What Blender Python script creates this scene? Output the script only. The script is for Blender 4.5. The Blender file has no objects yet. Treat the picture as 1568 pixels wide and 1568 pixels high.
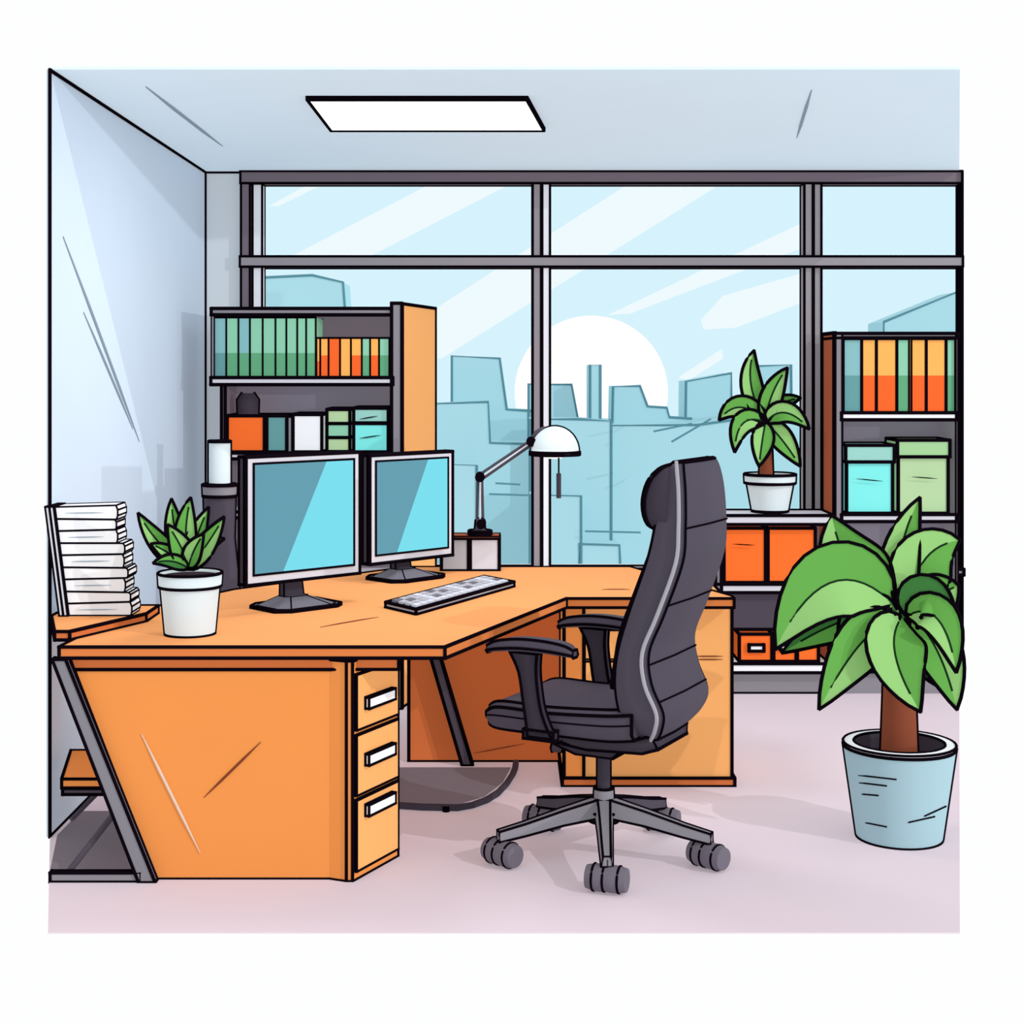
import bpy, bmesh, math, random
from mathutils import Vector
random.seed(4)
EYE=1.65; F=2400.0
# Unprojection helpers: image pixel coordinates turned into metres at s pixels per metre
def ex(u,s): return (u-794.0)/s
def ez(v,s): return EYE-(v-580.0)/s
def P(u,v,D): s=F/D; return Vector((ex(u,s),D,ez(v,s)))
def on_level(u,v,z): s=(v-580.0)/(EYE-z); return Vector((ex(u,s),F/s,z))

def lin(c):
    c/=255.0
    return c/12.92 if c<=0.04045 else ((c+0.055)/1.055)**2.4
MATS={}
DIFF=.64; SELF_GLOW=.34   # matte diffuse plus added self-glow that flattens shading and lifts dark interiors
def mat(name,rgb,rough=0.85,emit=0.0,noise=0.03,gain=1.0,spec=0.05,metal=0.0,own=None):
    if name in MATS: return MATS[name]
    m=bpy.data.materials.new(name); m.use_nodes=True
    nt=m.node_tree; b=nt.nodes['Principled BSDF']
    col=[lin(c)*gain for c in rgb]
    if emit>0:
        nt.nodes.remove(b)
        e=nt.nodes.new('ShaderNodeEmission'); e.inputs[0].default_value=(*[lin(c) for c in rgb],1); e.inputs[1].default_value=emit
        nt.links.new(e.outputs[0],nt.nodes['Material Output'].inputs[0])
    else:
        b.inputs['Roughness'].default_value=rough
        b.inputs['Metallic'].default_value=metal
        b.inputs['Specular IOR Level'].default_value=spec
        tc=nt.nodes.new('ShaderNodeTexCoord'); n=nt.nodes.new('ShaderNodeTexNoise'); n.inputs['Scale'].default_value=3.0
        r=nt.nodes.new('ShaderNodeMix'); r.data_type='RGBA'
        nt.links.new(tc.outputs['Object'],n.inputs['Vector'])
        nt.links.new(n.outputs['Fac'],r.inputs[0])
        r.inputs[6].default_value=(*[min(.95,c*DIFF*(1-noise)) for c in col],1)
        r.inputs[7].default_value=(*[min(.95,c*DIFF*(1+noise)) for c in col],1)
        nt.links.new(r.outputs[2],b.inputs['Base Color'])
        b.inputs['Emission Color'].default_value=(*col,1); b.inputs['Emission Strength'].default_value=SELF_GLOW if own is None else own  # own overrides the glow: none for ink, more for ceiling and skyline
    MATS[name]=m; return m
INK=mat('ink_black',(18,11,20),1.0,spec=0.0,noise=0,own=0)
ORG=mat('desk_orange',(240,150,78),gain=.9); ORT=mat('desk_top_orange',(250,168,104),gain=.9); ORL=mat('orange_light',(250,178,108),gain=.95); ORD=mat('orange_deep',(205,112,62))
DGREY=mat('charcoal',(82,76,88),0.6,gain=.85); DGREY2=mat('charcoal_dark',(66,60,72),0.6,gain=.85); MGREY=mat('mid_grey',(136,133,141)); LGREY=mat('light_grey',(208,208,218))
WHITE=mat('white_paint',(240,243,247)); PAPER=mat('paper_white',(240,243,247))
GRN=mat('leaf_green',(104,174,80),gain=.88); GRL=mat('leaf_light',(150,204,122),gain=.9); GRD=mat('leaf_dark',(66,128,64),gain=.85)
BROWN=mat('brown',(160,84,56)); TRUNK=mat('trunk',(140,74,52),gain=.9); SOIL=mat('soil',(46,30,36))
BGR=mat('binder_green',(132,192,162),gain=1.12); BGD=mat('binder_green_dark',(92,158,118),gain=1.1); BTL=mat('binder_teal',(126,176,180),gain=1.12); BTD=mat('binder_teal_dark',(96,148,150),gain=1.1)
BOR=mat('binder_orange',(250,178,92)); BOD=mat('binder_red',(245,102,44)); BX=mat('box_orange',(248,112,46)); CY=mat('box_cyan',(126,232,228)); SAGE=mat('box_sage',(176,208,160)); TEALLID=mat('box_teal',(150,205,196))
BACKP=mat('shelf_back',(136,130,144))
POTW=mat('pot_white',(212,224,228)); POTB=mat('pot_blue',(164,196,207),gain=.95)

class B:
    def __init__(s,name,D=5.0,parent=None):
        s.name=name; s.v=[]; s.f=[]; s.m=[]; s.sm=[]; s.mats=[]; s.r=0.00122*D; s.parent=parent
    def mi(s,m):
        if m not in s.mats: s.mats.append(m)
        return s.mats.index(m)
    def add(s,vs,fs,m,smooth=False):
        o=len(s.v); s.v+= [Vector(p) for p in vs]; k=s.mi(m)
        for f in fs: s.f.append([i+o for i in f]); s.m.append(k); s.sm.append(smooth)
    def tube(s,pts,r=None,m=None,n=6,closed=False,radii=None):
        if r is None: r=s.r
        m=m or INK
        pts=[Vector(p) for p in pts]; N=len(pts)
        vs=[];fs=[]
        for i,p in enumerate(pts):
            if closed: t=pts[(i+1)%N]-pts[i-1]
            else: t=pts[min(i+1,N-1)]-pts[max(i-1,0)]
            if t.length<1e-9: t=Vector((0,0,1))
            t.normalize()
            h=Vector((0.31,0.22,1)) if abs(t.z)<0.8 else Vector((1,0.2,0.1))
            a=t.cross(h).normalized(); b=t.cross(a)
            rr=radii[i] if radii else r
            q=p
            if not closed and i==0: q=p-t*rr*0.6
            if not closed and i==N-1: q=p+t*rr*0.6
            for k in range(n):
                an=2*math.pi*k/n; vs.append(q+a*math.cos(an)*rr+b*math.sin(an)*rr)
        R=N if closed else N-1
        for i in range(R):
            j=(i+1)%N
            for k in range(n):
                l=(k+1)%n; fs.append([i*n+k,i*n+l,j*n+l,j*n+k])
        s.add(vs,fs,m,True if n>6 else False)
        if not closed: s.add(vs,[list(range(n))[::-1],[ (N-1)*n+k for k in range(n)]],m)
    def prism(s,pts,vec,m,ink=True,r=None,side=None):
        pts=[Vector(p) for p in pts]; vec=Vector(vec); n=len(pts)
        vs=pts+[p+vec for p in pts]
        s.add(vs,[list(range(n)),[n+i for i in range(n)][::-1]],m)
        s.add(vs,[[i,(i+1)%n,n+(i+1)%n,n+i] for i in range(n)],side or m)
        if ink:
            for i in range(n):
                j=(i+1)%n
                s.tube([vs[i],vs[j]],r); s.tube([vs[n+i],vs[n+j]],r); s.tube([vs[i],vs[n+i]],r)
    def box(s,x0,x1,y0,y1,z0,z1,m,ink=True,r=None):
        s.prism([(x0,y0,z0),(x1,y0,z0),(x1,y0,z1),(x0,y0,z1)],(0,y1-y0,0),m,ink,r)
    def obox(s,o,a,b,c,m,ink=True,r=None):
        o,a,b,c=map(Vector,(o,a,b,c)); s.prism([o,o+a,o+a+c,o+c],b,m,ink,r)
    def ring(s,c,r,n=40): return [(c[0]+r*math.cos(2*math.pi*i/n),c[1]+r*math.sin(2*math.pi*i/n),c[2]) for i in range(n)]
    def lathe(s,x,y,prof,m,rings=(),sides=True,n=40,r=None,side_rng=None,cap=True):
        vs=[];fs=[]
        for (rr,z) in prof:
            vs+=s.ring((x,y,z),max(rr,1e-4),n)
        for i in range(len(prof)-1):
            for k in range(n):
                l=(k+1)%n; fs.append([i*n+k,i*n+l,(i+1)*n+l,(i+1)*n+k])
        s.add(vs,fs,m,True)
        if cap: s.add(vs,[list(range(n))[::-1],[(len(prof)-1)*n+k for k in range(n)]],m)
        for i in rings: s.tube(s.ring((x,y,prof[i][1]),prof[i][0],n),r,closed=True)
        if sides:
            a0=math.atan2(y,x)
            for sg in (1,-1):
                a=a0+sg*math.pi/2
                a0b,b0b=side_rng or (0,len(prof)-1)
                s.tube([(x+p[0]*math.cos(a),y+p[0]*math.sin(a),p[1]) for p in prof[a0b:b0b+1]],r)
    def loft(s,rings,m,ink=True,corners=None,smooth=True,r=None):
        n=len(rings[0]); vs=[Vector(p) for q in rings for p in q]; fs=[]
        for i in range(len(rings)-1):
            for k in range(n):
                l=(k+1)%n; fs.append([i*n+k,i*n+l,(i+1)*n+l,(i+1)*n+k])
        s.add(vs,fs,m,smooth)
        s.add(vs,[list(range(n))[::-1],[(len(rings)-1)*n+k for k in range(n)]],m)
        if ink:
            for k in (corners if corners is not None else range(n)): s.tube([q[k] for q in rings],r)
            s.tube(rings[0],r,closed=True); s.tube(rings[-1],r,closed=True)
    def leaf(s,p0,p1,p2,W,m1=GRN,m2=GRL,nrm=(0,-1,0.25),r=None,fold=0.25,mid=True):
        p0,p1,p2=map(Vector,(p0,p1,p2)); nrm=Vector(nrm).normalized(); N=14
        C=[];L=[];R=[]
        for i in range(N+1):
            t=i/N; c=p0*(1-t)**2+p1*2*t*(1-t)+p2*t*t
            tg=((p1-p0)*(1-t)+(p2-p1)*t).normalized()
            sd_=tg.cross(nrm); sd_.normalize(); up=sd_.cross(tg).normalized()
            if up.dot(nrm)<0: up=-up
            w=W*0.5*(math.sin(math.pi*min(1,t**0.85*0.97+0.03))**0.8) if i<N else 0.0008
            w=max(w,0.001)
            C.append(c); L.append(c+sd_*w+up*w*fold); R.append(c-sd_*w+up*w*fold)
        th=nrm*(-0.003)
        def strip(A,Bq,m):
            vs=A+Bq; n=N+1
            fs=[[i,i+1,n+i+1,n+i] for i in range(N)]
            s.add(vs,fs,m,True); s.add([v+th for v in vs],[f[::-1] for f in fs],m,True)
        strip(C,L,m1); strip(C,R,m2)  # paired greens paint a highlight on one half of the blade
        r=r or s.r
        s.tube(L,r); s.tube(R,r)
        if mid: s.tube(C[1:-2],r*0.6,m=GRINK)
    def stroke(s,a,b,r,m):
        a=Vector(a);b=Vector(b); s.tube([a,a.lerp(b,0.3),a.lerp(b,0.7),b],m=m,radii=[r*0.3,r,r,r*0.25],n=6)
    def build(s,loc=True):
        me=bpy.data.meshes.new(s.name); 
        xs=[v.x for v in s.v]; ys=[v.y for v in s.v]; zs=[v.z for v in s.v]
        o=Vector(((min(xs)+max(xs))/2,(min(ys)+max(ys))/2,min(zs)))
        me.from_pydata([v-o for v in s.v],[],s.f)
        for m in s.mats: me.materials.append(m)
        me.polygons.foreach_set('material_index',s.m); me.polygons.foreach_set('use_smooth',s.sm)
        bm=bmesh.new(); bm.from_mesh(me); bmesh.ops.recalc_face_normals(bm,faces=bm.faces); bm.to_mesh(me); bm.free()
        ob=bpy.data.objects.new(s.name,me); bpy.context.collection.objects.link(ob)
        if s.parent:
            ob.parent=s.parent; ob.location=o-s.parent.location
        else: ob.location=o
        return ob
GRINK=mat('leaf_vein',(30,60,36),1.0,spec=0,noise=0,own=0)
def empty(name,loc):
    e=bpy.data.objects.new(name,None); e.location=loc; e.empty_display_size=0.1; bpy.context.collection.objects.link(e); return e

# ------------------------------------------------------------------ room shell
DB=8.22; SB=F/DB; CEIL=2.7185; XL=-1.623; DC=5.44; DF=4.516
CEILM=mat('ceiling_paint',(195,212,224),gain=1.15,own=.5); WL=mat('wall_paint_blue',(194,210,227),gain=1.06); FL=mat('floor_lilac',(228,213,223),0.9,noise=0.02,gain=.94)
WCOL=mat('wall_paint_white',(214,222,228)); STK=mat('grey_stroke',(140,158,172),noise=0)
XR=2.414
b=B('floor',5); b.prism([(XL,DB,0),(XR,DB,0),(1.328,DF,0),(-1.353,DF,0),(XL,DC,0)],(0,0,-0.004),FL,ink=False)
b.build()
b=B('ceiling',7); b.prism([(XL,DB,CEIL),(XR,DB,CEIL),(1.60,DC,CEIL),(XL,DC,CEIL)],(0,0,0.01),CEILM,ink=False)
b.tube([(XL,DB,CEIL-.003),(XR,DB,CEIL-.003)],.009); b.tube([(XL+.004,DB,CEIL-.004),(XL+.004,DC,CEIL-.004)],.0075)
def on_ceil(u,v): s=(580-v)/(CEIL-EYE); return Vector((ex(u,s),F/s,CEIL-0.002))
b.stroke(on_ceil(228,135),on_ceil(348,228),.008,STK); b.stroke(on_ceil(1268,140),on_ceil(1245,215),.007,STK)  # strokes draw gloss marks on the ceiling
b.build()
b=B('ceiling_light_panel',6.2)
q=[on_ceil(480,150),on_ceil(823,150),on_ceil(850,199),on_ceil(517,199)]
for p in q: p.z=CEIL-.014
b.prism(q,(0,0,.012),mat('light_panel',(255,255,255),emit=1.3)); b.build()
b=B('wall_left',6.2); b.box(XL-.012,XL,DC,DB,0,CEIL,WL,ink=False); b.tube([(XL,DC,0),(XL,DC,CEIL)],.007); b.tube([(XL+.003,DB-.003,0),(XL+.003,DB-.003,CEIL)],.0085); b.tube([(XL,DC,0.003),(XL,DB,0.003)],.006)
def on_wall(u,v): s=(794-u)/(-XL); return Vector((XL+.002,F/s,ez(v,s)))
b.stroke(on_wall(98,370),on_wall(217,690),.007,STK); b.stroke(on_wall(130,488),on_wall(207,670),.006,STK)  # gloss streaks drawn on the wall paint
b.build()
b=B('wall_back',8.2); b.box(XL,ex(380,SB),DB,DB+.15,0,CEIL,WCOL,ink=False); b.box(ex(380,SB),XR,DB,DB+.15,0,.6,WCOL,ink=False); b.build()
# window
FR=mat('frame_grey',(150,146,152)); FRD=mat('frame_dark',(118,108,118)); FRL=mat('frame_light',(228,230,238),gain=1.1)
b=B('window_1',8.2); y0,y1=DB-.05,DB+.05
def fx(u): return ex(u,SB)
def fz(v): return ez(v,SB)
zb=.6; ri=.0072
b.box(fx(378),fx(1499),y0,y1,fz(288),CEIL-.004,FRD,r=ri); b.box(fx(379),fx(393),y0,y1,zb,fz(288),FRD,r=ri); b.box(fx(396),fx(411),y0+.02,y1,zb,fz(288),FRL,r=ri)
for u in (832,1254):
    b.box(fx(u),fx(u+13),y0,y1,zb,fz(288),FR,r=ri); b.box(fx(u+15),fx(u+27),y0+.01,y1,zb,fz(288),FRL if u==832 else FR,r=ri)
b.box(fx(378),fx(1499),y0-.015,y1,fz(418),fz(402),FR,r=ri)
b.box(fx(378),fx(1499),y0-.03,y1,zb-.03,zb,FR)
b.box(fx(1497),fx(1500),y0-.02,y1,0,CEIL-.004,INK,ink=False)
b.build()
# ------------------------------------------------------------------ outside
SKY=mat('sky_blue',(214,243,253),emit=1.0); SKB=mat('glare_cloud_pale',(238,250,254),emit=1.0); SUNM=mat('sun_disc',(255,255,255),emit=1.0)
sky=empty('sky_backdrop',(0.6,13,0))
b=B('sky_panel',13,sky); D=13.0; b.box(P(300,0,D).x,P(1496,0,D).x,D,D+.05,-1.0,P(0,200,D).z,SKY,ink=False); b.build()
b=B('glare_and_cloud_bands',13,sky); D=12.95  # pale bands paint window glare over the sky; the rounded one is cloud
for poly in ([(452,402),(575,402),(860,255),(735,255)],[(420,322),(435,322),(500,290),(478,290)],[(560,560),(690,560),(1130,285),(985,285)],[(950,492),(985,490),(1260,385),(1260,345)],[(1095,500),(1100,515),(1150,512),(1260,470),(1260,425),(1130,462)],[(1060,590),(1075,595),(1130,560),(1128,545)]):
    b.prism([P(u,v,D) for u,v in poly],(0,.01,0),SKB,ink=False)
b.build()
b=B('sun_on_horizon',12.8,sky); c=P(924,613,12.8); b.prism([c+Vector((.64*math.cos(a*math.pi/32),0,.64*math.sin(a*math.pi/32))) for a in range(64)],(0,.02,0),SUNM,ink=False); b.build()
BLD=mat('building_teal',(160,206,217),noise=.01,gain=.8,own=.62); BLN=mat('building_line',(84,134,148),noise=0)
b=B('city_skyline',11,sky)
def bld(D,prof,dep=.5):
    pts=[P(u,v,D) for u,v in prof]
    full=pts+[Vector((pts[-1].x,D,-1.0)),Vector((pts[0].x,D,-1.0))]
    b.prism(full,(0,dep,0),BLD,ink=False); b.tube(pts,.0105,m=BLN)
bld(11.6,[(405,434),(488,430),(536,441),(542,520)])
bld(11.5,[(706,720),(706,556),(781,560),(792,640),(830,642)])
bld(11.5,[(826,720),(826,600),(893,601),(903,655),(955,657)])
bld(11.3,[(922,830),(922,570),(938,570),(938,830)])
bld(11.5,[(955,760),(958,604),(1000,603),(1012,635),(1042,637),(1046,652),(1080,654)])
bld(11.6,[(1070,760),(1072,596),(1143,583),(1143,625),(1180,625),(1182,572),(1236,570),(1238,760)])
bld(11.4,[(1380,560),(1381,503),(1496,456),(1496,560)])
bld(11.0,[(640,900),(642,632),(763,628),(766,692),(830,694)])
bld(10.9,[(828,900),(828,655),(905,655),(955,658),(955,900)])
bld(11.0,[(930,900),(932,665),(1090,664),(1260,640),(1300,640),(1496,600)])
bld(10.6,[(828,900),(828,773),(908,775),(908,900)]); bld(10.6,[(905,900),(905,850),(968,852),(970,900)]); bld(10.6,[(690,900),(690,725),(745,727),(745,900)])
for (a,c_) in (((1022,674),(1080,662)),((765,772),(830,774)),((775,755),(812,757)),((915,830),(1000,832)),((1050,690),(1110,655))):
    b.tube([P(*a,10.55),P(*c_,10.55)],.007,m=BLN)
b.build()
# ------------------------------------------------------------------ left bookshelf
b=B('bookshelf',7.7); s=320; Y0,Y1=7.5,8.1
X=lambda u:ex(u,s); Z=lambda v:ez(v,s)
b.box(X(330),X(614),Y0,Y1,Z(492),Z(482),MGREY); b.box(X(330),X(335),Y0,Y1,Z(600),Z(492),MGREY,r=.004)
b.box(X(330),X(614),Y0-.01,Y1,Z(601),Z(590),LGREY)
b.box(X(346),X(352),Y0,Y1,0,Z(601),FRD)
for v in (708,800,900,1000,1085): b.box(X(350),X(614),Y0,Y1,Z(v+9),Z(v),LGREY)
b.box(X(333),X(614),Y0+.31,Y0+.33,Z(601),Z(490),BACKP,ink=False); b.box(X(350),X(614),Y0+.31,Y0+.33,0,Z(601),BACKP,ink=False)
b.box(X(612),X(628),Y0-.01,Y0+.03,0,Z(474),MGREY)
b.prism([(X(613),Y0+.03,0),(X(628),Y0+.03,0),(-.384,Y1,0),(X(613),Y1,0)],(0,0,Z(474)),ORL)
b.build()
def book(b,u0,u1,v0,v1,s,D,dep,mt,mb,cut=.6):
    x0,x1=ex(u0,s),ex(u1,s); z1,z0=ez(v0,s),ez(v1,s); zc=z1-(z1-z0)*cut
    b.box(x0,x1,D,D+dep,z0,zc,mb,ink=False); b.box(x0,x1,D,D+dep,zc,z1,mt,ink=False)
    for xx in (x0,x1): b.tube([(xx,D,z0),(xx,D,z1)],.0052)
    b.tube([(x0,D,z1),(x1,D,z1)],.0055); b.tube([(x0,D,z0),(x1,D,z0)],.004); b.tube([(x0,D+dep,z1),(x1,D+dep,z1)],.004)
b=B('row_of_binders',7.6)
ed=[334,353,372,390,410,430,447,464,478,493]; 
for i in range(9): book(b,ed[i],ed[i+1],496,588.5,s,7.51,.28,[BTL,BGR,BTL,BGR,BGR,BGR,BGR,BGR,BGR][i],[BTD,BGD,BGD,BGD,BGD,BGD,BGD,BGD,BGD][i])
b.build()
b=B('row_of_books',7.6)
ed=[482,497,513,531,548,565,578,592,608]
for i in range(8):
    if i==0: book(b,494,500,528,588.5,s,7.51,.25,BOR,BOD); continue
    book(b,ed[i] if i>1 else 500,ed[i+1],528,588.5,s,7.51,.25,[BOR,BOR,BOD,BOR,BOR,BGR,BOR,BGR][i],[BOD,BOD,BOD,BOR,BOD,BGD,BOD,BGD][i],cut=.45)
b.build()
b=B('storage_boxes',7.6)
def bx(u0,u1,v0,v1,m,D=7.52,dep=.26,s=320,r=None): b.box(ex(u0,s),ex(u1,s),D,D+dep,ez(v1,s),ez(v0,s),m,r=r)
bx(354,412,650,706.5,BX); bx(416,447,650,706.5,BTD); bx(449,455,652,706.5,MGREY,r=.004); bx(457,502,648,706.5,PAPER)
for i in range(3): bx(510,546,640+i*22,662+i*22,[SAGE,BGR,SAGE][i])
bx(552,606,662,706.5,CY); bx(552,606,638,661,TEALLID)
b.lathe(ex(381,320),7.62,[(.05,ez(649,320)),(.052,ez(625,320)),(.03,ez(615,320))],DGREY2)
b.stroke(P(562,655,7.515),P(590,650,7.515),.003,INK); b.stroke(P(562,685,7.515),P(595,680,7.515),.003,INK)
b.build()
b=B('poster_tube_stand',6.9); x,y=ex(343,348),6.9
b.lathe(x,y,[(.06,0),(.085,.1),(.10,.5),(.085,.7),(.065,.9),(.07,1.09)],DGREY,rings=(5,))
b.lathe(x,y,[(.074,1.09),(.076,1.14)],MGREY,rings=(0,1))
b.lathe(x-.0,y,[(.048,1.141),(.048,1.335)],POTW,rings=(0,1)); b.build()
# ------------------------------------------------------------------ right shelving
b=B('tall_bookcase',8.0); s=306; Y0=F/s; Y1=8.12
X=lambda u:ex(u,s); Z=lambda v:ez(v,s); xa,xb=X(1305),X(1497)
b.box(xa-.004,xa+.004,Y0+.01,Y1,0,Z(520),BROWN); b.box(xa,xa+.035,Y0-.005,Y0+.03,0,Z(520),MGREY,r=.006)
b.box(xb-.012,xb,Y0,Y1,0,Z(520),MGREY,r=.005)
b.box(xa,xb,Y0,Y1,Z(528),Z(521),MGREY)
b.box(xa+.03,xb,Y0,Y1,Z(656),Z(645),WHITE); b.box(xa+.03,xb,Y0,Y1,Z(815),Z(804),LGREY); b.box(xa+.03,xb,Y0,Y1,Z(925),Z(912),LGREY); b.box(xa+.03,xb,Y0,Y1,Z(1050),Z(1036),LGREY)
b.box(xa,xb,Y1-.02,Y1,0,Z(522),BACKP,ink=False); b.box(xa,xb,Y0+.02,Y0+.06,0,Z(1050),MGREY,ink=False)
b.build()
b=B('row_of_binders',7.9)
for u0,u1,a,c_ in ((1319,1346,BTL,BTD),(1348,1369,BOR,BOD),(1371,1401,BOR,BOD),(1403,1421,BGR,BGD),(1425,1447,BOR,BOD),(1449,1478,BOR,BOD),(1480,1493,BGR,BGD)): book(b,u0,u1,530,643.5,s,Y0+.01,.22,a,c_,cut=.5)
b.build()
b=B('storage_boxes',7.9)
def bx2(u0,u1,v0,v1,m,o=.02): b.box(X(u0),X(u1),Y0+o,Y0+.24,Z(v1),Z(v0),m)
bx2(1324,1396,722,802.5,CY); bx2(1322,1398,696,722,TEALLID,.01); bx2(1405,1483,714,802.5,SAGE); bx2(1403,1485,688,714,mat('sage2',(160,204,150)),.01)
b.stroke(P(1338,748,F/s),P(1380,752,F/s),.003,INK); b.stroke(P(1425,745,F/s),P(1465,748,F/s),.003,INK); b.build()
b=B('low_cabinet',7.9); xc=X(1118); xd=xa-.012
b.box(xc,xd+.0,Y0-.02,Y1,Z(819),Z(805),LGREY); b.box(xc,xc+.03,Y0,Y1,0,Z(819),MGREY)
b.box(xd-.02,xd,Y0,Y1,Z(1036),Z(819),BROWN)
b.box(xc,xd,Y0,Y1,Z(926),Z(913),LGREY); b.box(xc,xd,Y0-.02,Y1,Z(1050),Z(1036),WHITE); b.box(xc,xd,Y0+.02,Y1,0,Z(1050),MGREY)
b.box(xc,xd,Y1-.03,Y1,0,Z(819),BACKP,ink=False); b.box(xc+.03,xd-.02,Y0+.03,Y0+.05,Z(985),Z(926),DGREY)
b.build()
b=B('orange_storage_box',7.9)
bx2(1132,1197,826,911,BX); b.stroke(P(1145,850,F/s),P(1180,852,F/s),.003,INK); b.build()
b=B('orange_storage_box',7.9); bx2(1201,1275,826,911,BX); b.build()
b=B('small_file_boxes',7.9)
bx2(1156,1207,992,1034.5,BX); bx2(1210,1245,994,1034.5,BX); bx2(1247,1280,994,1034.5,BX); bx2(1171,1194,1008,1018,WHITE,.01); bx2(1220,1236,1008,1016,WHITE,.01); b.build()

# ------------------------------------------------------------------ plants
pD=8.0; ps=F/pD; px_=ex(1203,ps)
b=B('potted_plant',pD); zt=ez(805,306)+.008; zr=ez(741,ps); b.r*=.9
b.lathe(px_,pD,[(.092,zt),(.118,zr-.05)],POTW,rings=(0,),side_rng=(0,1))
b.lathe(px_,pD,[(.13,zr-.045),(.132,zr),(.115,zr),(.112,zr-.02)],POTW,rings=(0,1),side_rng=(0,1)); b.lathe(px_,pD,[(.113,zr-.012),(.112,zr-.008)],SOIL,sides=False)
b.lathe(px_-.02,pD,[(.035,zr-.01),(.028,zr+.2),(.01,zr+.23)],TRUNK)
def LV(p0,p1,p2,W,D,dd=0,m1=GRN,m2=GRL,**k):
    s_=F/D; b.leaf(P(*p0,D),P(*p1,D-dd*.6),P(*p2,D-dd),W/s_,m1,m2,**k)
c0=(1196,660)
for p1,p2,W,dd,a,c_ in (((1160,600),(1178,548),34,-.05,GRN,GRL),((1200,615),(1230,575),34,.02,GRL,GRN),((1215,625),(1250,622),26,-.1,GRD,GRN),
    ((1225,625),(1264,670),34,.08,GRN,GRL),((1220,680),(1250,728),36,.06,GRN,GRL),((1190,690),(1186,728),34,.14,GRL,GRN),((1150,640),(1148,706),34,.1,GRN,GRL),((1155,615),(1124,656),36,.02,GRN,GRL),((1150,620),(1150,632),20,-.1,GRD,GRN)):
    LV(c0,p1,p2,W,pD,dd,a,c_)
b.build()
pD=5.20; ps=F/pD; dz=.762; px_=ex(297,ps)
b=B('potted_plant',pD); zr=.968; b.r*=.9
b.lathe(px_,pD,[(.083,dz),(.098,zr-.045)],POTW,rings=(0,),side_rng=(0,1)); b.lathe(px_,pD,[(.104,zr-.045),(.107,zr),(.094,zr),(.092,zr-.02)],POTW,rings=(0,1),side_rng=(0,1)); b.lathe(px_,pD,[(.093,zr-.012),(.092,zr-.008)],SOIL,sides=False)
c0=(294,888)
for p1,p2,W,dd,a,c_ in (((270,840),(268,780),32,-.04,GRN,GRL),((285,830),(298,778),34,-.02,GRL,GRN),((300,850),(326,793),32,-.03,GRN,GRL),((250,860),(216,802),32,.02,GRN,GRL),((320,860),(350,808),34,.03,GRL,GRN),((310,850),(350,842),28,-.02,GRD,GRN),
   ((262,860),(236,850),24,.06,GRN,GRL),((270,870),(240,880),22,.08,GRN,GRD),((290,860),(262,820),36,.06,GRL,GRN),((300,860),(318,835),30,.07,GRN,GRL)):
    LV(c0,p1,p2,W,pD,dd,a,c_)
b.build()
# floor plant
pD=5.44; ps=F/pD; px_=ex(1405,ps); b=B('large_potted_plant',pD); zr=.335
b.lathe(px_,pD,[(.148,0),(.194,zr-.012)],POTB,rings=(0,1),side_rng=(0,1),cap=False)
b.lathe(px_,pD,[(.194,zr-.012),(.195,zr),(.158,zr+.001)],WHITE,rings=(1,2),sides=True,side_rng=(0,1),cap=False,r=.005)
b.lathe(px_,pD,[(.158,zr),(.154,zr-.06),(.136,0.004)],DGREY2,sides=False,cap=False)
b.lathe(px_,pD,[(.154,zr-.06),(.153,zr-.055)],SOIL,sides=False)
tx=ex(1405,ps)
b.lathe(tx,pD,[(.064,zr-.055),(.056,.5),(.05,.70),(.012,.76)],TRUNK)
for a,c_ in (((1330,1210),(1400,1218)),((1335,1222),(1385,1228)),((1445,1275),(1478,1260)),((1420,1285),(1460,1276)),((1350,1285),(1385,1292)),((1338,1240),(1372,1243))):
    def onpot(u,v):
        p=P(u,v,pD-.17)
        for _ in range(3):
            dx=p.x-px_; rr=.148+.046*p.z/(zr-.012)+.001; p=P(u,v,pD-math.sqrt(max(rr*rr-dx*dx,0.0)))
        return p
    b.tube([onpot(a[0]+(c_[0]-a[0])*i/6,a[1]+(c_[1]-a[1])*i/6) for i in range(7)],.003)
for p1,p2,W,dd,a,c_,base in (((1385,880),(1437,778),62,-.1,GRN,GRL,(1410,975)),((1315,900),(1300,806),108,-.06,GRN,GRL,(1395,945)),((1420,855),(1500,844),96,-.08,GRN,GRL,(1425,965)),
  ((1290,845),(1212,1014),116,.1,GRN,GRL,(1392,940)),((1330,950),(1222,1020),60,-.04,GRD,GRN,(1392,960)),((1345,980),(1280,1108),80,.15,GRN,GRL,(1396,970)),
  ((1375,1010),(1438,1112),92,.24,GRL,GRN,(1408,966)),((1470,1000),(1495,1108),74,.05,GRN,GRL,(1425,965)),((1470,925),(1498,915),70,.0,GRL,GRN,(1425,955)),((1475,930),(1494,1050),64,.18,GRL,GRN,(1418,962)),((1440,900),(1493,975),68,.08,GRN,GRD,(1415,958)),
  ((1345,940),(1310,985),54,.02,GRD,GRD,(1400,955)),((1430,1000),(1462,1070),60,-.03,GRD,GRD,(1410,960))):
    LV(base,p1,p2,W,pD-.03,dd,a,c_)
b.build()

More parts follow.
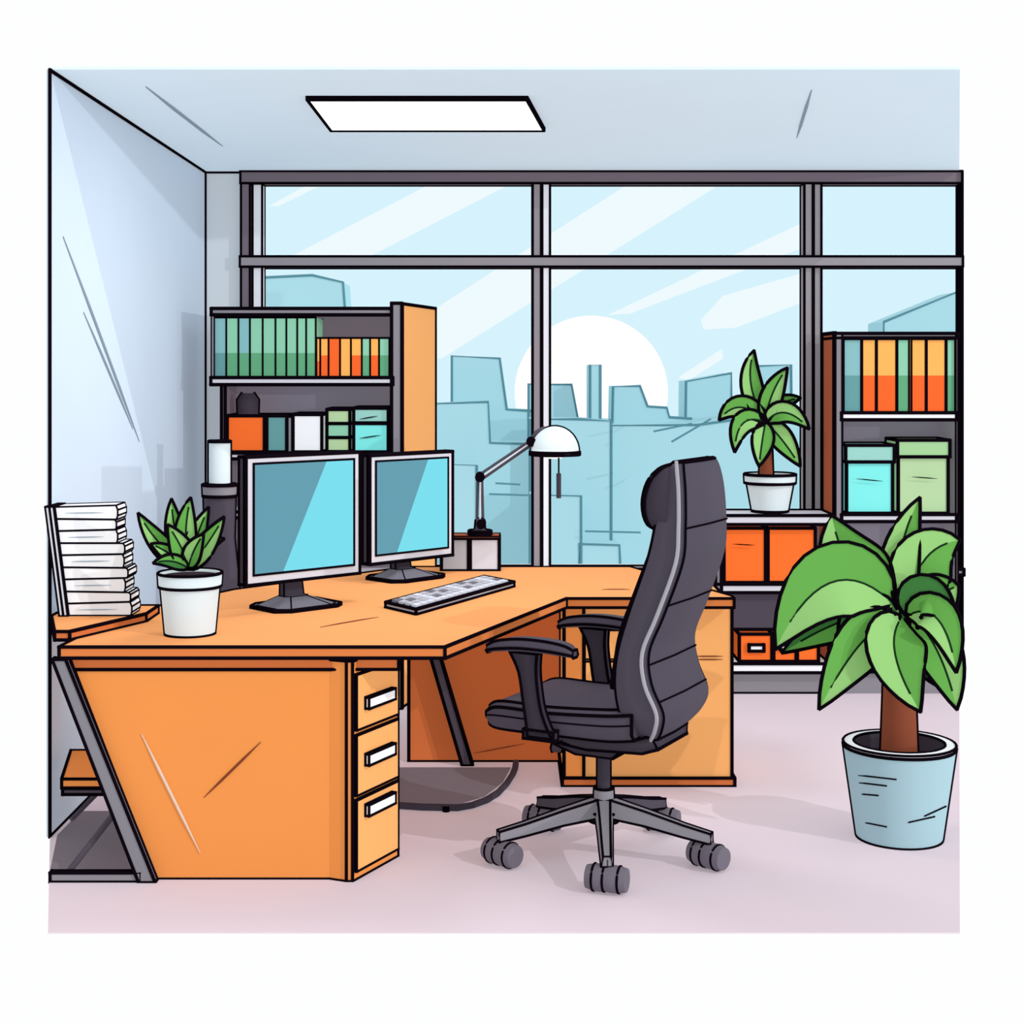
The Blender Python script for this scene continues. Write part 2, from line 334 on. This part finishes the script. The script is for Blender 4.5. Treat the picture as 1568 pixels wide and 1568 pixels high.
# ------------------------------------------------------------------ desk
desk=empty('l_shaped_desk',(0,5.6,0))
T=.76
WM=mat('brown_stroke',(120,60,40))
b=B('desktop',5.4,desk)
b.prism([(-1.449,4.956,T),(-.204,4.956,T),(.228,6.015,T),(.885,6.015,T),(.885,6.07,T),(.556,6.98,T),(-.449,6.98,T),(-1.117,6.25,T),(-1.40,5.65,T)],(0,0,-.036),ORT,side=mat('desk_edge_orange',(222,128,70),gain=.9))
for a,c_ in (((500,980),(592,964)),((940,921),(985,921))): b.stroke(on_level(*a,T+.001),on_level(*c_,T+.001),.003,WM)
b.prism([(-1.50,5.08,T+.001),(-1.45,5.08,T+.001),(-1.285,5.45,T+.001),(-1.285,5.64,T+.001),(-1.605,5.64,T+.001),(-1.605,5.40,T+.001)],(0,0,.028),ORT,side=ORD)
b.build()
b=B('front_panel',4.97,desk); s=484
X=lambda u:ex(u,s); Z=lambda v:ez(v,s)
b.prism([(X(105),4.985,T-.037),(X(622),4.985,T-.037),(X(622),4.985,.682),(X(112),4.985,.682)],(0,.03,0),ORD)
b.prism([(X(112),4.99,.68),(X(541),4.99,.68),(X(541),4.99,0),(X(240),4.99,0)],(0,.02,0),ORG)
b.stroke((X(218),4.986,Z(1150)),(X(310),4.986,Z(1337)),.005,mat('pale_gloss_mark',(215,190,175))); b.stroke((X(405),4.986,Z(1163)),(X(316),4.986,Z(1250)),.004,WM)  # pale and dark strokes paint gloss streaks on the panel
b.build()
b=B('drawer_pedestal',5.0,desk)
p0=Vector((-.503,4.965,0)); d=Vector((.128,.26,0)); L=d.length; d.normalize(); nr=Vector((d.y,-d.x,0))
b.prism([p0+Vector((-.02,0,0)),p0,p0+d*L,p0+d*L-nr*.32,p0-Vector((.30,-.12,0))],(0,0,T-.037-.01),ORG)
for z0,z1,hz in ((.487,.667,.565),(.275,.47,.38),(.03,.26,.215)):
    b.obox(p0+d*.012+nr*.001+Vector((0,0,z0)),d*(L-.024),nr*.008,Vector((0,0,z1-z0)),ORL,r=.0045)
    c=p0+d*(L*.5)+nr*.012+Vector((0,0,hz-.016))
    b.obox(c-d*.085,d*.17,nr*.014,Vector((0,0,.036)),WHITE,r=.005)
b.build()
b=B('side_cabinet',6.1,desk)
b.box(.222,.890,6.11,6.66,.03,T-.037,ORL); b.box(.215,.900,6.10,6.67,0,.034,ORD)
b.box(.222,.30,6.10,6.112,.035,T-.04,ORG)
s=F/6.1
for v0,v1 in ((985,1030),(1034,1100)): b.box(ex(914,s),ex(1010,s),6.10,6.11,ez(v1,s),ez(v0,s),ORL,r=.004)
for v in (1026,1031): b.stroke((ex(1085,s),6.108,ez(v,s)),(ex(1130,s),6.108,ez(v,s)),.003,WM)
b.lathe(ex(871,s),6.2,[(.018,.115),(.022,.13),(.018,.145)],DGREY,sides=True)
b.build()
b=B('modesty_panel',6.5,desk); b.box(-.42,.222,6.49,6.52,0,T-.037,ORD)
b.prism([(ex(643,375),6.42,.72),(ex(658,375),6.42,.72),(ex(738,375),6.42,0),(ex(722,375),6.42,0)],(0,.03,0),DGREY)
b.stroke((ex(740,372),6.485,ez(1180,372)),(ex(820,372),6.485,ez(1165,372)),.003,WM)
b.build()
b=B('steel_frame',5.0,desk); s=484
b.prism([(X(82),4.955,T-.04),(X(103),4.955,T-.04),(X(243),4.955,0),(X(217),4.955,0)],(0,.028,0),mat('frame_steel',(128,126,134)))
b.box(X(78),X(219),4.96,4.98,0,.03,MGREY)
b.tube([(X(168),5.1,.2),(X(105),5.0,.03)],.011,m=DGREY,n=8)
b.tube([(-1.40,5.45,.21),(-1.49,5.25,.12)],.008,m=DGREY,n=8)
b.prism([(-1.50,5.16,.25),(-1.15,5.16,.25),(-1.15,5.55,.25),(-1.58,5.55,.25)],(0,0,.03),ORG)
b.prism([(-1.50,5.17,.225),(-1.15,5.17,.225),(-1.15,5.54,.225),(-1.57,5.54,.225)],(0,0,.02),DGREY)
b.tube([(-1.15,5.5,0),(-1.15,5.5,.25)],.012,m=DGREY,n=8)
pts=[on_level(u,v,.013) for u,v in ((806,1192),(805,1200),(801,1210),(792,1224),(778,1239),(760,1250),(738,1258),(715,1262),(660,1261),(600,1257))]
b.tube(pts,.013,m=DGREY2,n=8)
b.lathe(*on_level(697,1268,.0).xy,[(.014,0),(.014,.02)],INK,sides=False)
b.build()
FSH=mat('floor_shadow_grey',(128,120,130),gain=.95)  # thin grey sheets paint the shadow on the floor under the desk
b=B('floor_shadow_patch',6.0)
b.prism([on_level(u,v,.001) for u,v in ((798,1200),(786,1222),(757,1245),(715,1257),(640,1262),(560,1262),(560,1200))],(0,0,.003),FSH,ink=False)
b.build()
b=B('floor_shadow_patch',5.3)
b.prism([(-1.50,5.02,.001),(-1.05,5.02,.001),(-1.05,5.75,.001),(-1.60,5.75,.001),(-1.60,5.45,.001)],(0,0,.003),FSH,ink=False)
b.build()

# ------------------------------------------------------------------ monitors
SC1=mat('screen_cyan',(126,226,242),emit=.98); SC2=mat('screen_teal',(106,164,182),emit=.95)  # teal against cyan paints a diagonal gloss reflection on the screen
FOOT=mat('monitor_foot',(112,110,120))
def monitor(l,r,z0,z1,D,foot):
    b=B('computer_monitor',D)
    l=Vector((*l,0)); r=Vector((*r,0)); d=(r-l); W=d.length; d.normalize(); n=Vector((d.y,-d.x,0)); up=Vector((0,0,1))
    H=z1-z0
    b.obox(l+up*z0-n*.045,d*W,n*.035,up*H,DGREY2)
    b.obox(l+up*z0-n*.01,d*W,n*.012,up*H,LGREY)
    o=l+up*(z0+.035)+d*.03+n*.003; w=W-.06; h=H-.06
    q=[o,o+d*w,o+d*w+up*h,o+up*h]
    b.prism([o,o+d*(w*.28),o+d*(w*.72)+up*h,o+up*h],n*.002,SC2,ink=False)
    b.prism([o+d*(w*.28),o+d*w,o+d*w+up*h,o+d*(w*.72)+up*h],n*.002,SC1,ink=False)
    for i in range(4): b.tube([q[i]+n*.003,q[(i+1)%4]+n*.003],.0048)
    f=Vector((*foot,T+.002)); a=d; e=n
    def ringp(c,wx,wy,zz,ch=.3): 
        return [c+a*(sx*wx*kx)+e*(sy*wy*ky)+up*zz for sx,sy,kx,ky in ((-1,-1,1,1-ch),(-1,-1,1-ch,1),(1,-1,1-ch,1),(1,-1,1,1-ch),(1,1,1,1-ch),(1,1,1-ch,1),(-1,1,1-ch,1),(-1,1,1,1-ch))]
    b.loft([ringp(f,.15,.115,0),ringp(f,.15,.115,.008)],FOOT,smooth=False,corners=[])
    b.loft([ringp(f,.13,.10,.009),ringp(f-n*.02,.05,.035,.04)],FOOT,smooth=False,corners=[1,2,5,6],r=.003)
    b.loft([ringp(f-n*.03,.045,.022,.035),ringp(f-n*.04,.038,.016,z0-T+.05)],DGREY2,smooth=False,corners=[0,3,4,7],r=.004)
    b.build()
monitor((-.956,5.60),(-.576,5.95),.868,1.336,5.7,(-.80,5.80))
monitor((-.579,6.42),(-.246,6.76),.842,1.297,6.6,(-.44,6.60))
# keyboard
b=B('keyboard',6.0)
k0=Vector((-.336,5.60,T+.002)); k1=Vector((.0237,6.33,T+.002)); kb=Vector((-.4595,5.77,T+.002)); dl=k1-k0; dw=(kb-k0)
b.obox(k0,dl,dw,Vector((0,0,.02)),mat('keyboard_grey',(165,163,172)))
KM=mat('key_grey',(180,178,186)); KD=mat('key_dark',(112,108,118))
for i in range(4):
    for j in range(15):
        o=k0+dl*(.03+j*.0627)+dw*(.09+i*.215)+Vector((0,0,.021))
        b.obox(o,dl*.053,dw*.17,Vector((0,0,.008)),[LGREY,KD,KM,KM,KM][(i*7+j*5+i*j)%5],ink=False)
for i in range(5): b.tube([k0+dl*.02+dw*(.06+i*.215)+Vector((0,0,.022)),k0+dl*.98+dw*(.06+i*.215)+Vector((0,0,.022))],.0022)
b.build()
# paper files on the left
b=B('stacked_paper_trays',5.3); D=5.40; s=F/D
zt=T+.031; n=9; hh=.0425; le=-.0055
rt=[206,204,196,200,194,195,184,182,184]; sk=[.006,-.003,.005,-.002,.004,.0,.005,-.002,.003]
for i in range(n):
    z0=zt+i*hh; z1=z0+hh-.001
    xl0=ex(108,s)+le*i; xl1=xl0+le; xr=ex(rt[i],s); k=sk[i] if i<n-1 else .006; k0_=sk[i-1] if i else 0
    b.prism([(xl0,D,z0),(xr-.004,D,z0+k0_),(xr,D,z0+.012),(xr,D,z1-.01),(xr-.006,D,z1+k),(xl1,D,z1)],(0,.12,0),PAPER,r=.0034)
    if i%2==0: b.stroke((xl0+.03,D-.002,z0+.02),(xr-.05,D-.002,z0+.022),.0018,STK)
FOLD=mat('folder_grey',(214,220,230))
for k in range(2):
    u0=ex(94+k*7,s); b.prism([(u0,D-.012,zt),(u0+.014,D-.012,zt),(u0+.014+le*n,D-.012,zt+.383),(u0+le*n,D-.012,zt+.383)],(0,.14,0),FOLD,r=.004)
b.build()
# lamp on boxes
b=B('desk_boxes',6.9); s=F/6.86
b.box(ex(735,s),ex(780,s),6.84,6.96,T+.001,.905,LGREY); b.box(ex(690,s),ex(732,s),6.84,6.95,T+.001,.905,mat('box_grey',(178,178,186)))
b.box(ex(700,s),ex(781,s),6.83,6.965,.906,.915,BROWN,r=.004)
b.build()
b=B('desk_lamp',6.85); D=6.89
def LP(u,v,dd=0): return P(u,v,D+dd)
bz=.921; bxp=ex(750,F/D)
b.lathe(bxp,D,[(.05,bz),(.05,bz+.012),(.022,bz+.02),(.018,bz+.06),(.01,bz+.07)],DGREY,rings=(0,1))
for o in (-5,5):
    b.tube([LP(750+o,820),LP(750+o*.6,748)],.0065,m=DGREY,n=8); b.tube([LP(750,746+o),LP(832,690+o*.8)],.0065,m=DGREY,n=8)
b.tube([LP(750,820,-.012),LP(751,748,-.012)],.003,m=LGREY); b.tube([LP(751,746,-.012),LP(830,691,-.012)],.003,m=LGREY)
for u,v in ((750,745),(752,818),(830,690)):
    c=LP(u,v); b.tube([c+Vector((0,-.025,0)),c+Vector((0,.025,0))],.022,m=INK,n=16); b.tube([c+Vector((0,-.028,0)),c+Vector((0,.028,0))],.015,m=LGREY,n=16)
c=LP(867,706); R=.108
prof=[(R+.004,c.z-.012),(R+.004,c.z)]+[(R*math.cos(t*math.pi/20),c.z+.115*math.sin(t*math.pi/20)) for t in range(0,10)]+[(.004,c.z+.115)]
b.lathe(c.x,D,prof,POTW,rings=(0,1),side_rng=(0,len(prof)-1),r=.0068)
b.lathe(c.x,D,[(.03,c.z-.03),(.045,c.z-.01)],SUNM,sides=False)
b.tube([LP(836,704),LP(826,690),LP(838,676),LP(850,670)],.012,m=DGREY,n=8)
b.tube([LP(873,716,-.06),LP(873,742,-.06)],.004); b.tube([LP(873,742,-.06),LP(873,776,-.06)],.011,m=DGREY2,n=8)
b.build()

# ------------------------------------------------------------------ chair
ch=empty('office_chair',(.325,5.22,0))
C0=Vector((.325,5.22,0)); al=math.radians(28); Fw=Vector((-math.cos(al),math.sin(al),0)); Nn=Vector((-math.sin(al),-math.cos(al),0)); UP=Vector((0,0,1))
def CP(f,l,z): return C0+Fw*f+Nn*l+UP*z
def cat(pts,n=5):
    out=[]; N=len(pts)
    for i in range(N-1):
        p0=pts[max(i-1,0)];p1=pts[i];p2=pts[i+1];p3=pts[min(i+2,N-1)]
        for k in range(n):
            t=k/n; out.append(tuple(.5*((2*p1[j])+(-p0[j]+p2[j])*t+(2*p0[j]-5*p1[j]+4*p2[j]-p3[j])*t*t+(-p0[j]+3*p1[j]-3*p2[j]+p3[j])*t**3) for j in range(len(p1))))
    out.append(tuple(pts[-1])); return out
CH1=mat('chair_fabric',(82,76,90),0.65,gain=.85); CH2=mat('chair_shell',(64,58,70),0.6,gain=.82); PIPE=mat('chair_piping',(160,158,166))
b=B('backrest',5.1,ch)
prof=cat([(.455,.20,.25,.15),(.50,.17,.285,.20),(.56,.15,.300,.225),(.65,.140,.262,.23),(.75,.150,.252,.225),(.87,.185,.300,.22),(1.04,.245,.362,.215),(1.15,.27,.370,.21),(1.26,.285,.366,.20),(1.33,.295,.355,.185),(1.357,.315,.345,.165)],5)
rg=[]
for z,gf,gr,w in prof:
    c=.012
    rg.append([CP(-gf,w-c,z),CP(-gf-.012,w,z),CP(-gr+.014,w,z),CP(-gr,w-.02,z),CP(-gr-.006,0,z),CP(-gr,-w+.02,z),CP(-gr+.014,-w,z),CP(-gf-.012,-w,z),CP(-gf,-w+c,z)])
b.loft(rg,CH1,corners=[0,6,8])
b.tube([q[2]+(Nn*.003) for q in rg],.0065,m=PIPE); b.tube([q[3]+Nn*.004-Fw*.003 for q in rg],.004)
for zz in (1.16,.90,.70,.60):
    i=min(range(len(prof)),key=lambda k:abs(prof[k][0]-zz)); q=rg[i]; b.tube([q[3]-Fw*.002,q[4]-Fw*.002,q[5]-Fw*.002],.0032)
b.build()
b=B('headrest',5.1,ch)
hp=cat([(1.13,.262,.10),(1.155,.232,.165),(1.22,.222,.185),(1.29,.238,.185),(1.335,.27,.165),(1.35,.30,.12)],4); rg=[]
for z,gf,w in hp: rg.append([CP(-gf-.02,w,z),CP(-gf,w-.03,z),CP(-gf,-w+.03,z),CP(-gf-.02,-w,z),CP(-.315,-w,z),CP(-.315,w,z)])
rg=[[p+Nn*.035 for p in q] for q in rg]
b.loft(rg,CH2,corners=[0,1,3]); b.build()
b=B('cushion',5.1,ch)
hp=cat([(.62,.10,.19),(.70,.115,.195),(.80,.135,.195),(.92,.18,.19),(1.03,.22,.18),(1.12,.25,.16)],4); rg=[]
for z,gf,w in hp: rg.append([CP(-gf-.015,w,z),CP(-gf,w-.03,z),CP(-gf,-w+.03,z),CP(-gf-.015,-w,z),CP(-gf-.08,-w,z),CP(-gf-.08,w,z)])
b.loft(rg,CH2,corners=[0,1,3]); b.build()
b=B('seat',5.1,ch)
sp=cat([(.345,.465,.505,.20),(.325,.455,.525,.225),(.27,.45,.542,.24),(.1,.45,.54,.24),(-.1,.45,.55,.235),(-.2,.46,.56,.225)],5); rg=[]
for f,z0,z1,w in sp: rg.append([CP(f,w-.02,z0),CP(f,w,z0+.02),CP(f,w,z1-.015),CP(f,w-.025,z1),CP(f,-w+.025,z1),CP(f,-w,z1-.015),CP(f,-w,z0+.02),CP(f,-w+.02,z0)])
b.loft(rg,CH1,corners=[0,2,3,4])
b.tube([ (q[1]+q[2])/2+Nn*.002 for q in rg],.003)
rg=[[CP(f,w,z),CP(f,-w,z),CP(f-.01,-w*.8,z-.05),CP(f-.01,w*.8,z-.05)] for f,w,z in ((.1,.16,.45),(0,.2,.45),(-.2,.2,.46),(-.24,.16,.47))]
b.loft(rg,CH2)
b.loft([[CP(.07*k+0,.08*j,.36) for k,j in ((1,1),(1,-1),(-1,-1),(-1,1))],[CP(.13*k,.14*j,.405) for k,j in ((1,1),(1,-1),(-1,-1),(-1,1))]],CH2)
b.build()
for sg,nm in ((1,'armrest_1'),(-1,'armrest_2')):
    b=B(nm,5.1,ch); l=sg*.27; rg=[]; b.r*=.88
    for f,z,w,h in cat([(-.02,.735,.02,.012),(.01,.745,.038,.018),(.08,.752,.045,.02),(.17,.752,.045,.02),(.25,.742,.04,.018),(.295,.728,.022,.012)],4):
        rg.append([CP(f,l+w,z-h*.4),CP(f,l+w*.7,z+h),CP(f,l-w*.7,z+h),CP(f,l-w,z-h*.4),CP(f,l-w*.7,z-h),CP(f,l+w*.7,z-h)])
    b.loft(rg,CH1,corners=[0,1,3])
    pr=cat([(.16,.725,.05),(.145,.66,.032),(.13,.56,.03),(.115,.50,.035),(.10,.452,.045)],4)
    b.loft([[CP(f+w,l+.016,z),CP(f+w,l-.016,z),CP(f-w,l-.016,z),CP(f-w,l+.016,z)] for f,z,w in pr],CH2)
    b.obox(CP(.05,l+.016,.445),Fw*.11,-Nn*.032,UP*.03,CH2)
    b.obox(CP(.06,l+(-.02 if sg>0 else .06),.435),Fw*.09,-Nn*.06,UP*.02,CH2,ink=False)
    b.build()
b=B('swivel_base',5.1,ch); b.r*=.88
def cl(c,r0,r1,z0,z1,m,rings=(0,1)): b.lathe(c.x,c.y,[(r0,z0),(r1,z1)],m,rings=rings)
cl(C0,.022,.022,.23,.37,DGREY2); cl(C0,.038,.032,.13,.235,MGREY); cl(C0,.05,.05,.125,.155,DGREY)
WHL=mat('wheel',(112,106,118),gain=.95)
for k in range(5):
    a=math.radians(-92+72*k); d=Vector((math.cos(a),math.sin(a),0)); t=Vector((-d.y,d.x,0)); R=.36
    rr=[]
    for q,w,z0,z1 in ((.03,.03,.14,.20),(.15,.025,.125,.172),(.28,.021,.10,.138),(R+.012,.018,.085,.118)):
        c=C0+d*q; rr.append([c+t*w+UP*z0,c+t*w*.7+UP*z1,c-t*w*.7+UP*z1,c-t*w+UP*z0])
    b.loft(rr,MGREY if k in(0,1,4) else DGREY,smooth=False,r=.0045)
    c=C0+d*R
    b.tube([c+UP*.10,c+UP*.05],.013,m=DGREY2,n=8)
    ax={0:Vector((1,-.35,0)),1:Vector((.70,-.72,0)),4:Vector((.70,-.72,0)),2:Vector((1,-.4,0)),3:Vector((1,-.4,0))}[k].normalized()
    wr=.0425; cz=wr+.003; u=Vector((-ax.y,ax.x,0))
    for o in (-.024,.024):
        cc=c+ax*o+UP*cz
        b.tube([cc-ax*.020,cc-ax*.014,cc+ax*.014,cc+ax*.020],m=WHL,n=28,radii=[wr-.006,wr,wr,wr-.006])
        b.tube([cc+ax*.018+u*(wr-.002)*math.cos(j*math.pi/12)+UP*(wr-.002)*math.sin(j*math.pi/12) for j in range(24)],.0046,closed=True)
        b.tube([cc+ax*.021+u*.010*math.cos(j*math.pi/5)+UP*.010*math.sin(j*math.pi/5) for j in range(10)],.003,closed=True)
    cc=c-ax*.041+UP*cz; b.tube([cc+u*(wr-.001)*math.cos(j*math.pi/12)+UP*(wr-.001)*math.sin(j*math.pi/12) for j in range(24)],.0046,closed=True)
b.build()

# ------------------------------------------------------------------ light, world, camera
w=bpy.data.worlds.new('World'); bpy.context.scene.world=w; w.use_nodes=True
w.node_tree.nodes['Background'].inputs[0].default_value=(.99,.992,1,1); w.node_tree.nodes['Background'].inputs[1].default_value=1.0
def sun(name,to,e,ang,col=(1,1,1)):
    sl=bpy.data.lights.new(name,'SUN'); sl.energy=e; sl.angle=math.radians(ang); sl.color=col; so=bpy.data.objects.new(name,sl); bpy.context.collection.objects.link(so)
    so.rotation_euler=Vector(to).to_track_quat('Z','Y').to_euler(); so.location=(3,1,4)
sun('sun_light',(.62,-.50,.50),1.35,.4)
sun('low_fill_sun',(.62,-.50,.07),.9,.5)  # second sun, added to light a patch on the left wall and shelf fronts
al_=bpy.data.lights.new('ceiling_lamp','AREA'); al_.shape='RECTANGLE'; al_.size=.8; al_.size_y=.7; al_.energy=24; ao=bpy.data.objects.new('ceiling_lamp',al_); ao.location=(-.3,6.05,CEIL-.03); bpy.context.collection.objects.link(ao)
cam=bpy.data.cameras.new('camera'); cam.sensor_width=36; cam.lens=54; cam.shift_x=.00375; cam.shift_y=-.1375; cam.clip_end=100
co=bpy.data.objects.new('camera',cam); co.location=(0,0,EYE); co.rotation_euler=(math.pi/2,0,0); bpy.context.collection.objects.link(co)
sc=bpy.context.scene; sc.camera=co
sc.view_settings.view_transform='Standard'; sc.view_settings.look='None'; sc.view_settings.exposure=0; sc.view_settings.gamma=1
